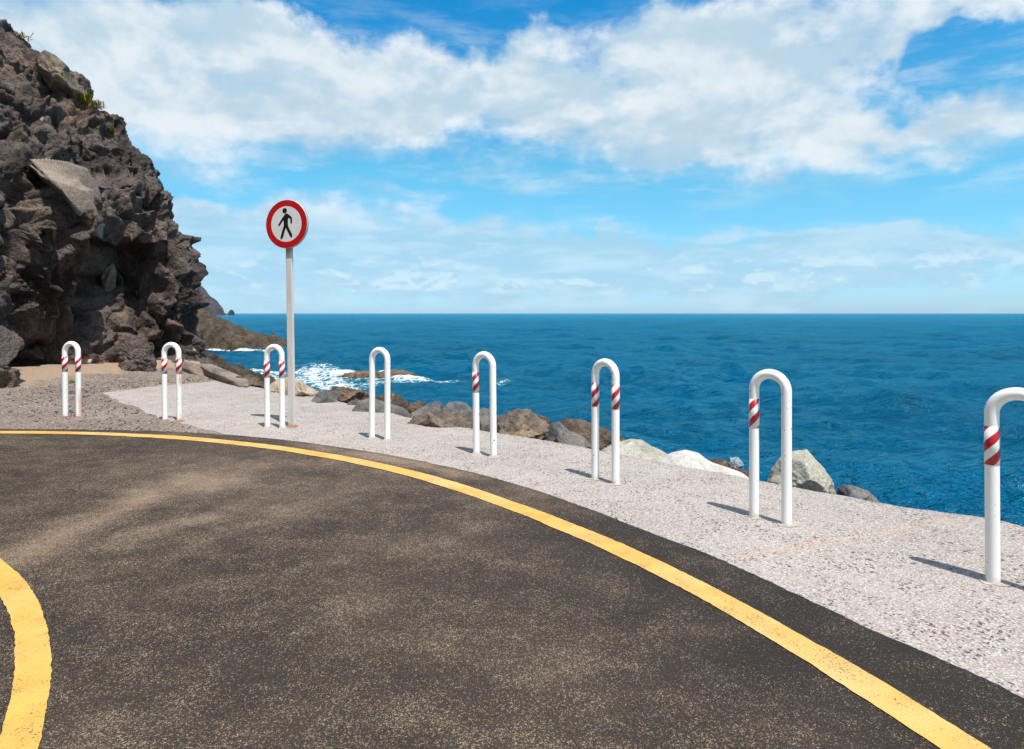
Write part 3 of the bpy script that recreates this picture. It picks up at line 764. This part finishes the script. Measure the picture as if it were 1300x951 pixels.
bollard((337,543.4),(359,545),[(-1,.9),(1,.7)],'white hoop bollard close beside the sign pole',lean=R(-.6))
bollard((470.4,557),(492.5,559.8),[],'plain white hoop bollard without any red stripes',lean=R(0))
bollard((604.2,577),(627,581.2),[(-1,.5)],'white hoop bollard with one striped band, in front of the grey boulders',lean=R(-.7))
bollard((754.8,608.3),(783.7,616),[(-1,1.5),(1,1.4)],'white hoop bollard with two striped bands, in front of the rounded pale boulder',patch=1)
bollard((959.4,657.6),(1000.6,667.5),[(-1,-.1)],'white hoop bollard with one striped band, in front of the pale pointed boulder',patch=1)
bollard((1265,741.5),(.156,-.158,0),[(-1,.9)],'nearest white hoop bollard, with chipped paint on its bend and one striped band',patch=1,lean=R(-.3))

# ------------------------------------------------------------------ traffic sign
th_s = R(-17.1)
base = at(370,542); base.y += .02
sg = empty('traffic_sign', base, th_s); sg.rotation_euler.y = R(-1.0)
tag(sg, 'round red-bordered sign with a black walking figure on a tall grey pole', 'traffic sign')
def box_bm(x0,x1,y0,y1,z0,z1,bev=0):
    bm = bmesh.new(); bmesh.ops.create_cube(bm, size=1)
    for v in bm.verts: v.co = Vector(((x0,x1)[v.co.x>0], (y0,y1)[v.co.y>0], (z0,z1)[v.co.z>0]))
    if bev: bmesh.ops.bevel(bm, geom=list(bm.edges), offset=bev, segments=2, profile=.5, affect='EDGES')
    return bm
from_bm('pole', box_bm(-.04,.04,-.02,.02,-.1,2.62,.004), M['galv'], sg, smooth=False)
from_bm('pole_foot', lathe_bm([(.045,.02),(.055,.012),(.075,.002)],24), M['rust'], sg)
ZC, RS = 2.485, .298
def disc_bm(r, y, n=72):
    bm = bmesh.new(); bm.faces.new([bm.verts.new((math.cos(2*math.pi*k/n)*r, y, math.sin(2*math.pi*k/n)*r)) for k in range(n)]); return bm
def ring_bm(r0, r1, y, n=72):
    bm = bmesh.new()
    a = [bm.verts.new((math.cos(2*math.pi*k/n)*r0, y, math.sin(2*math.pi*k/n)*r0)) for k in range(n)]
    b = [bm.verts.new((math.cos(2*math.pi*k/n)*r1, y, math.sin(2*math.pi*k/n)*r1)) for k in range(n)]
    for k in range(n): bm.faces.new((a[k], a[(k+1)%n], b[(k+1)%n], b[k]))
    return bm
bm = lathe_bm([(.0001,0),(RS-.004,0),(RS,.003),(RS,.028),(RS-.004,.028),(RS-.004,.006),(.0001,.006)], 72)
bm.transform(Matrix.Rotation(R(-90), 4, 'X'))
pl = from_bm('sign_plate', bm, M['plate'], sg); pl.location = (0,-.052,ZC)
def facing(bm):
    for f in bm.faces:
        f.normal_update()
        if f.normal.y > 0: f.normal_flip()
def sheet(name, bm, mat):
    facing(bm); me = bpy.data.meshes.new(name); bm.to_mesh(me); bm.free(); return link(name, me, mat, pl, smooth=False)
sheet('red_border', ring_bm(RS*.732, RS*.985, -.0015), M['red'])
sheet('white_face', disc_bm(RS*.732, -.0012), M['face'])
fig = [(372,360),(340,402),(296,472),(296,483),(306,484),(318,474),(350,428),(357,430),(357,485),(337,545),(322,600),(317,629),(333,628),(349,610),(364,550),(380,508),(397,548),(426,610),(438,620),(447,614),(448,586),(415,518),(403,480),(405,410),(413,402),(431,417),(431,455),(434,466),(444,466),(450,455),(450,405),(440,392),(408,361),(388,352)]
pts = [Vector(((x-384)/229*RS, -.003, (468-y)/267*RS)) for x, y in fig]
bm = bmesh.new(); vs = [bm.verts.new(p) for p in pts]
for t3 in tessellate_polygon([[Vector((p.x, p.z, 0)) for p in pts]]): bm.faces.new([vs[i] for i in t3])
hc = Vector(((370-384)/229*RS, -.003, (468-321)/267*RS))
bm.faces.new([bm.verts.new(hc+Vector((math.cos(2*math.pi*k/24)*RS*.107, 0, math.sin(2*math.pi*k/24)*RS*.107))) for k in range(24)])
sheet('walking_figure', bm, M['black'])
for z in (-.15, .15):
    b = from_bm('bracket', box_bm(-.06,.06,.029,.034,z-.018,z+.018,.002), M['plate'], pl, smooth=False)

# ------------------------------------------------------------------ plants on the cliff
def tuft(name, loc, n, size, mat, label, cat='plant', blade=False, seed=0, drymix=0):
    rg = random.Random(seed); bm = bmesh.new()
    for k in range(n):
        a = rg.uniform(0, 6.283); e = rg.uniform(.3, 1.4); L_ = size*rg.uniform(.5, 1)
        d = Vector((math.cos(a)*math.cos(e), math.sin(a)*math.cos(e), math.sin(e)))
        side = d.cross(Vector((0,0,1))).normalized()*(L_*(.035 if blade else .13))
        b0 = Vector((rg.gauss(0,size*.22), rg.gauss(0,size*.22), rg.gauss(0,size*.08)))
        m1 = b0+d*L_*.55+Vector((0,0,L_*.05)); m2 = b0+d*L_-Vector((0,0,L_*(.25 if blade else .05)))
        v = [bm.verts.new(q) for q in (b0-side*.5, b0+side*.5, m1+side, m1-side, m2)]
        bm.faces.new((v[0],v[1],v[2],v[3])); bm.faces.new((v[3],v[2],v[4]))
    me = bpy.data.meshes.new(name); bm.to_mesh(me); bm.free()
    o = link(name, me, mat, smooth=False); o.location = loc
    return tag(o, label, cat)
for px, py, nm, mt_, n, s, lb, bl in ((108,131,'plant','leaf',150,.28,'bright green leafy plant on the skyline notch of the cliff',False),
        (122,136,'grass_tuft','dry',130,.32,'dry yellow grass tuft right of the green plant on the cliff skyline',True),
        (52,88,'plant','leaf',90,.2,'small green plant beside the rounded boulder high on the cliff',False),
        (141,168,'plant','leaf',60,.16,'small yellow-green plant lowest on the cliff slope',False),
        (28,48,'grass_tuft','dry',60,.3,'thin dry grass tuft at the top of the cliff skyline',True)):
    h, nn = None, None
    for dy in range(0, 60, 2):
        h, nn = on_cliff(px, py+dy)
        if h and h.y < 22: break
    tuft(nm, h+Vector((0,0,.02)), n, s, M[mt_], lb, 'grass' if bl else 'plant', bl, px)
p0 = at(90,487.5)
tuft('grass_tuft', p0+Vector((0,0,.02)), 90, .10, M['leaf'], 'tiny green weed on the gravel behind the leftmost bollard', 'grass', True, 77)

# ------------------------------------------------------------------ litter
def scrap(name, loc, s, mat, label, seed):
    rg = random.Random(seed); bm = bmesh.new(); bmesh.ops.create_icosphere(bm, subdivisions=3, radius=1)
    for v in bm.verts:
        r = 1+noise.noise(v.co*2.5+Vector((seed,0,0)))*.7; v.co = Vector((v.co.x*r*s[0], v.co.y*r*s[1], v.co.z*r*s[2]))
    o = from_bm(name, bm, mat, smooth=False); o.location = loc
    return tag(o, label, 'litter')
scrap('plastic_scrap', at(107,477)+Vector((0,0,.05)), (.08,.05,.035), M['litter'], 'pale crumpled plastic scrap at the foot of the cliff right of the leftmost bollard', 3)
scrap('plastic_scrap', at(60,483.5)+Vector((0,0,.05)), (.06,.05,.035), M['litter'], 'pale crumpled plastic scrap in the shade left of the leftmost bollard', 9)
scrap('plastic_scrap', far(934,588,6.55), (.06,.045,.06), M['clear'], 'clear crumpled plastic scrap on the dark rock behind the white slab', 14)

# ------------------------------------------------------------------ haze
me = bpy.data.meshes.new('haze')
bm = bmesh.new(); bmesh.ops.create_cube(bm, size=1)
for v in bm.verts: v.co = Vector((v.co.x*14000, v.co.y*14000, -11 if v.co.z < 0 else 420))
bm.to_mesh(me); bm.free()
hz = link('haze', me, None, smooth=False)
mh = bpy.data.materials.new('haze_air'); mh.use_nodes = True
t = NT(mh.node_tree); mh.node_tree.nodes.remove(mh.node_tree.nodes['Principled BSDF'])
pv = t.new('ShaderNodeVolumePrincipled'); pv.inputs['Color'].default_value = (.72,.86,1,1); pv.inputs['Density'].default_value = 1.4e-5
mh.node_tree.links.new(pv.outputs[0], mh.node_tree.nodes['Material Output'].inputs['Volume'])
me.materials.append(mh); tag(hz, kind='stuff')

# ------------------------------------------------------------------ sun, sky, clouds
sx, sy = .55, -.84; EL = R(68)
sd = Vector((sx, sy, 0)).normalized()*math.cos(EL)+Vector((0,0,math.sin(EL)))
sl = bpy.data.lights.new('sun', 'SUN'); sl.energy = 4.3; sl.angle = R(.53); sl.color = (1,.955,.89)
so = bpy.data.objects.new('sun', sl); COL.objects.link(so); so.rotation_euler = sd.to_track_quat('Z', 'Y').to_euler()
so.location = (5,-5,20)
w = bpy.data.worlds.new('World'); scene.world = w; w.use_nodes = True
t = NT(w.node_tree); bg = w.node_tree.nodes['Background']
sky = t.new('ShaderNodeTexSky', sky_type='NISHITA'); sky.sun_disc = False; sky.sun_elevation = EL; sky.sun_rotation = math.atan2(sx, sy)
sky.altitude = 0; sky.air_density = 1.0; sky.dust_density = .3; sky.ozone_density = 1.6
vec = t.new('ShaderNodeTexCoord').outputs['Generated']
x, y, z = t.sep(vec)
az = t.m('ARCTAN2', x, y); el = t.m('ARCSINE', z)
elp = t.m('MAXIMUM', z, 0.0)
pl_ = t.m('DIVIDE', 1.0, t.m('ADD', elp, .16))
q = t.comb(t.m('MULTIPLY', x, pl_), t.m('MULTIPLY', y, pl_), 0.0)       # cloud deck coordinates
wrp = t.v('SUBTRACT', t.noisec(t.comb(az, el, 0.0), 8.0, 7), (.5,.5,.5))
wx, wy_, wz = t.sep(wrp)
AZ = t.m('ADD', az, t.m('MULTIPLY', wx, .30)); EL_ = t.m('ADD', el, t.m('MULTIPLY', wy_, .15))
def blob(px, py, rx, ry, k, p=2):
    a = math.atan((px-650)/F); e = math.atan((HY-py)/F*math.cos(a))
    dx = t.m('DIVIDE', t.m('SUBTRACT', AZ, a), rx/F); dy = t.m('DIVIDE', t.m('SUBTRACT', EL_, e), ry/F)
    s = t.m('ADD', t.m('MULTIPLY', dx, dx), t.m('MULTIPLY', dy, dy))
    return t.m('MULTIPLY', t.m('EXPONENT', t.m('MULTIPLY', t.m('MULTIPLY', s, s) if p == 4 else s, -1)), k)
def total(bl):
    acc = None
    for b in bl:
        g = blob(*b); acc = g if acc is None else t.m('ADD', acc, g)
    return acc
hi = total([(100,70,260,90,.9),(330,85,190,62,.8),(520,110,190,58,.7),(700,110,170,60,.6),(870,90,200,75,.75),(980,25,240,45,.6),(1010,150,190,50,.6),(1230,150,130,34,.6),(1290,5,200,32,.6),(900,200,220,26,.3),(1080,215,160,18,.25)])
hi = t.m('MINIMUM', hi, .95)
hi = t.m('ADD', hi, total([(640,-5,130,36,-.95),(380,-14,110,24,-.7),(740,50,50,26,-.35),(1160,90,70,24,-.6),(1230,70,60,18,-.4),(1290,52,60,18,-.6),(1180,170,60,10,-.3)]))
low = total([(400,300,220,45,.32),(400,330,420,45,.45),(780,348,330,30,.55),(1000,348,380,34,.5),(300,350,200,60,.3),(240,265,130,18,.4),(700,318,500,14,.25),(1200,318,300,12,.25)])
n_den = t.noise(t.comb(az, t.m('MULTIPLY', el, 1.7), 0.0), 5.0, 10, .62, .15)
n_big = t.noise(t.comb(az, t.m('MULTIPLY', el, 1.6), 0.0), 4.5, 8, .56, .1)
n_up = t.noise(t.comb(az, t.m('MULTIPLY', t.m('ADD', el, .03), 1.6), 0.0), 4.5, 8, .56, .1)
n_low = t.noise(t.comb(az, t.m('MULTIPLY', el, 4.5), 3.0), 7.0, 8, .62, .2)
n_far = t.noise(q, 1.6, 7, .6)
front = t.ss(y, -.1, .35)
dh = t.m('ADD', hi, t.m('MULTIPLY', t.m('SUBTRACT', n_den, .5), 1.75))
dl = t.m('ADD', low, t.m('MULTIPLY', t.m('SUBTRACT', n_low, .5), .95))
ah = t.ss(dh, .12, .92); al = t.m('MULTIPLY', t.ss(dl, .10, .60), .78)
ab = t.m('MULTIPLY', t.ss(n_far, .38, .56), t.m('SUBTRACT', 1.0, front))  # unseen clouds behind the camera, thickened to make the fill light less blue
ab2 = t.m('MULTIPLY', t.m('MULTIPLY', t.ss(n_far, .36, .6), t.ss(el, .55, .75)), .9)  # cloud cover above the camera's view, added unseen to whiten the skylight
veil = t.m('MULTIPLY', t.m('MULTIPLY', t.ss(n_low, .42, .68), t.m('MULTIPLY', t.ss(el, .12, .2), t.ss(el, .5, .36))), .42)
alpha = t.m('MAXIMUM', t.m('MAXIMUM', t.m('MULTIPLY', t.m('MAXIMUM', t.m('MAXIMUM', ah, al), veil), front), ab), ab2)
relief = t.m('SUBTRACT', n_big, n_up)
lit = t.ss(t.m('ADD', relief, t.m('MULTIPLY', t.m('SUBTRACT', n_den, .5), .35)), -.09, .12)
dens = t.ss(dh, .45, 1.15)
ccol = t.mix(lit, (3.6,5.1,6.3), (7.3,7.6,7.75))
ccol = t.mix(t.m('MULTIPLY', dens, .45), ccol, (4.7,5.7,6.4))
lowc = t.ss(el, .17, .11)
pf = t.noise(t.comb(az, t.m('MULTIPLY', el, 2.2), 7.0), 16, 7, .6, .2); pf2 = t.noise(t.comb(az, t.m('MULTIPLY', t.m('ADD', el, .008), 2.2), 7.0), 16, 7, .6, .2)
puff = t.m('MULTIPLY', t.ss(t.m('ADD', pf, t.m('MULTIPLY', t.m('SUBTRACT', t.noise(t.comb(az, el, 1.0), 5, 2), .5), .5)), .47, .60), t.m('MULTIPLY', t.ss(el, .022, .04), t.ss(el, .11, .06)))
pcol = t.mix(t.ss(t.m('SUBTRACT', pf, pf2), -.05, .07), (3.7,5.4,6.6), (6.1,7.0,7.4))
ccol = t.mix(lowc, ccol, t.mix(t.ss(n_low, .42, .62), (3.3,5.2,6.6), (4.5,6.2,7.2)))
ccol = t.mix(t.m('MULTIPLY', puff, .75), ccol, pcol)
ramp = t.new('ShaderNodeValToRGB'); cr = ramp.color_ramp
for i, (ps, c) in enumerate(((0,(.28,.45,.74)),(.1,(.27,.52,.63)),(.24,(.24,.63,.665)),(.5,(.035,.53,.74)),(.62,(.05,.5,.7)),(.8,(.3,.42,.5)))):
    e_ = cr.elements[i] if i < 2 else cr.elements.new(ps)
    e_.position = ps; e_.color = (*c, 1)
t.put(ramp.inputs[0], t.m('DIVIDE', el, .9))
tint = t.v('SCALE', ramp.outputs[0], 2.0)
skyc = t.mix(1.0, sky.outputs[0], tint, 'MULTIPLY')
t.put(bg.inputs['Color'], t.mix(alpha, skyc, ccol))
bg.inputs['Strength'].default_value = .088
w.cycles.sampling_method = 'MANUAL'; w.cycles.sample_map_resolution = 512

# ------------------------------------------------------------------ camera
cam = bpy.data.cameras.new('camera'); co = bpy.data.objects.new('camera', cam); COL.objects.link(co)
co.location = (0,0,CZ); co.rotation_euler = (R(90),0,0)
cam.sensor_width = 36; cam.lens = F/1300*36; cam.shift_y = -(475.5-HY)/1300
cam.clip_start = .05; cam.clip_end = 30000
scene.camera = co
vs_ = scene.view_settings; vs_.view_transform = 'Standard'; vs_.look = 'None'; vs_.exposure = .53; vs_.gamma = 1
scene.cycles.use_denoising = True; scene.cycles.max_bounces = 6; scene.cycles.volume_bounces = 1
scene.cycles.use_adaptive_sampling = True
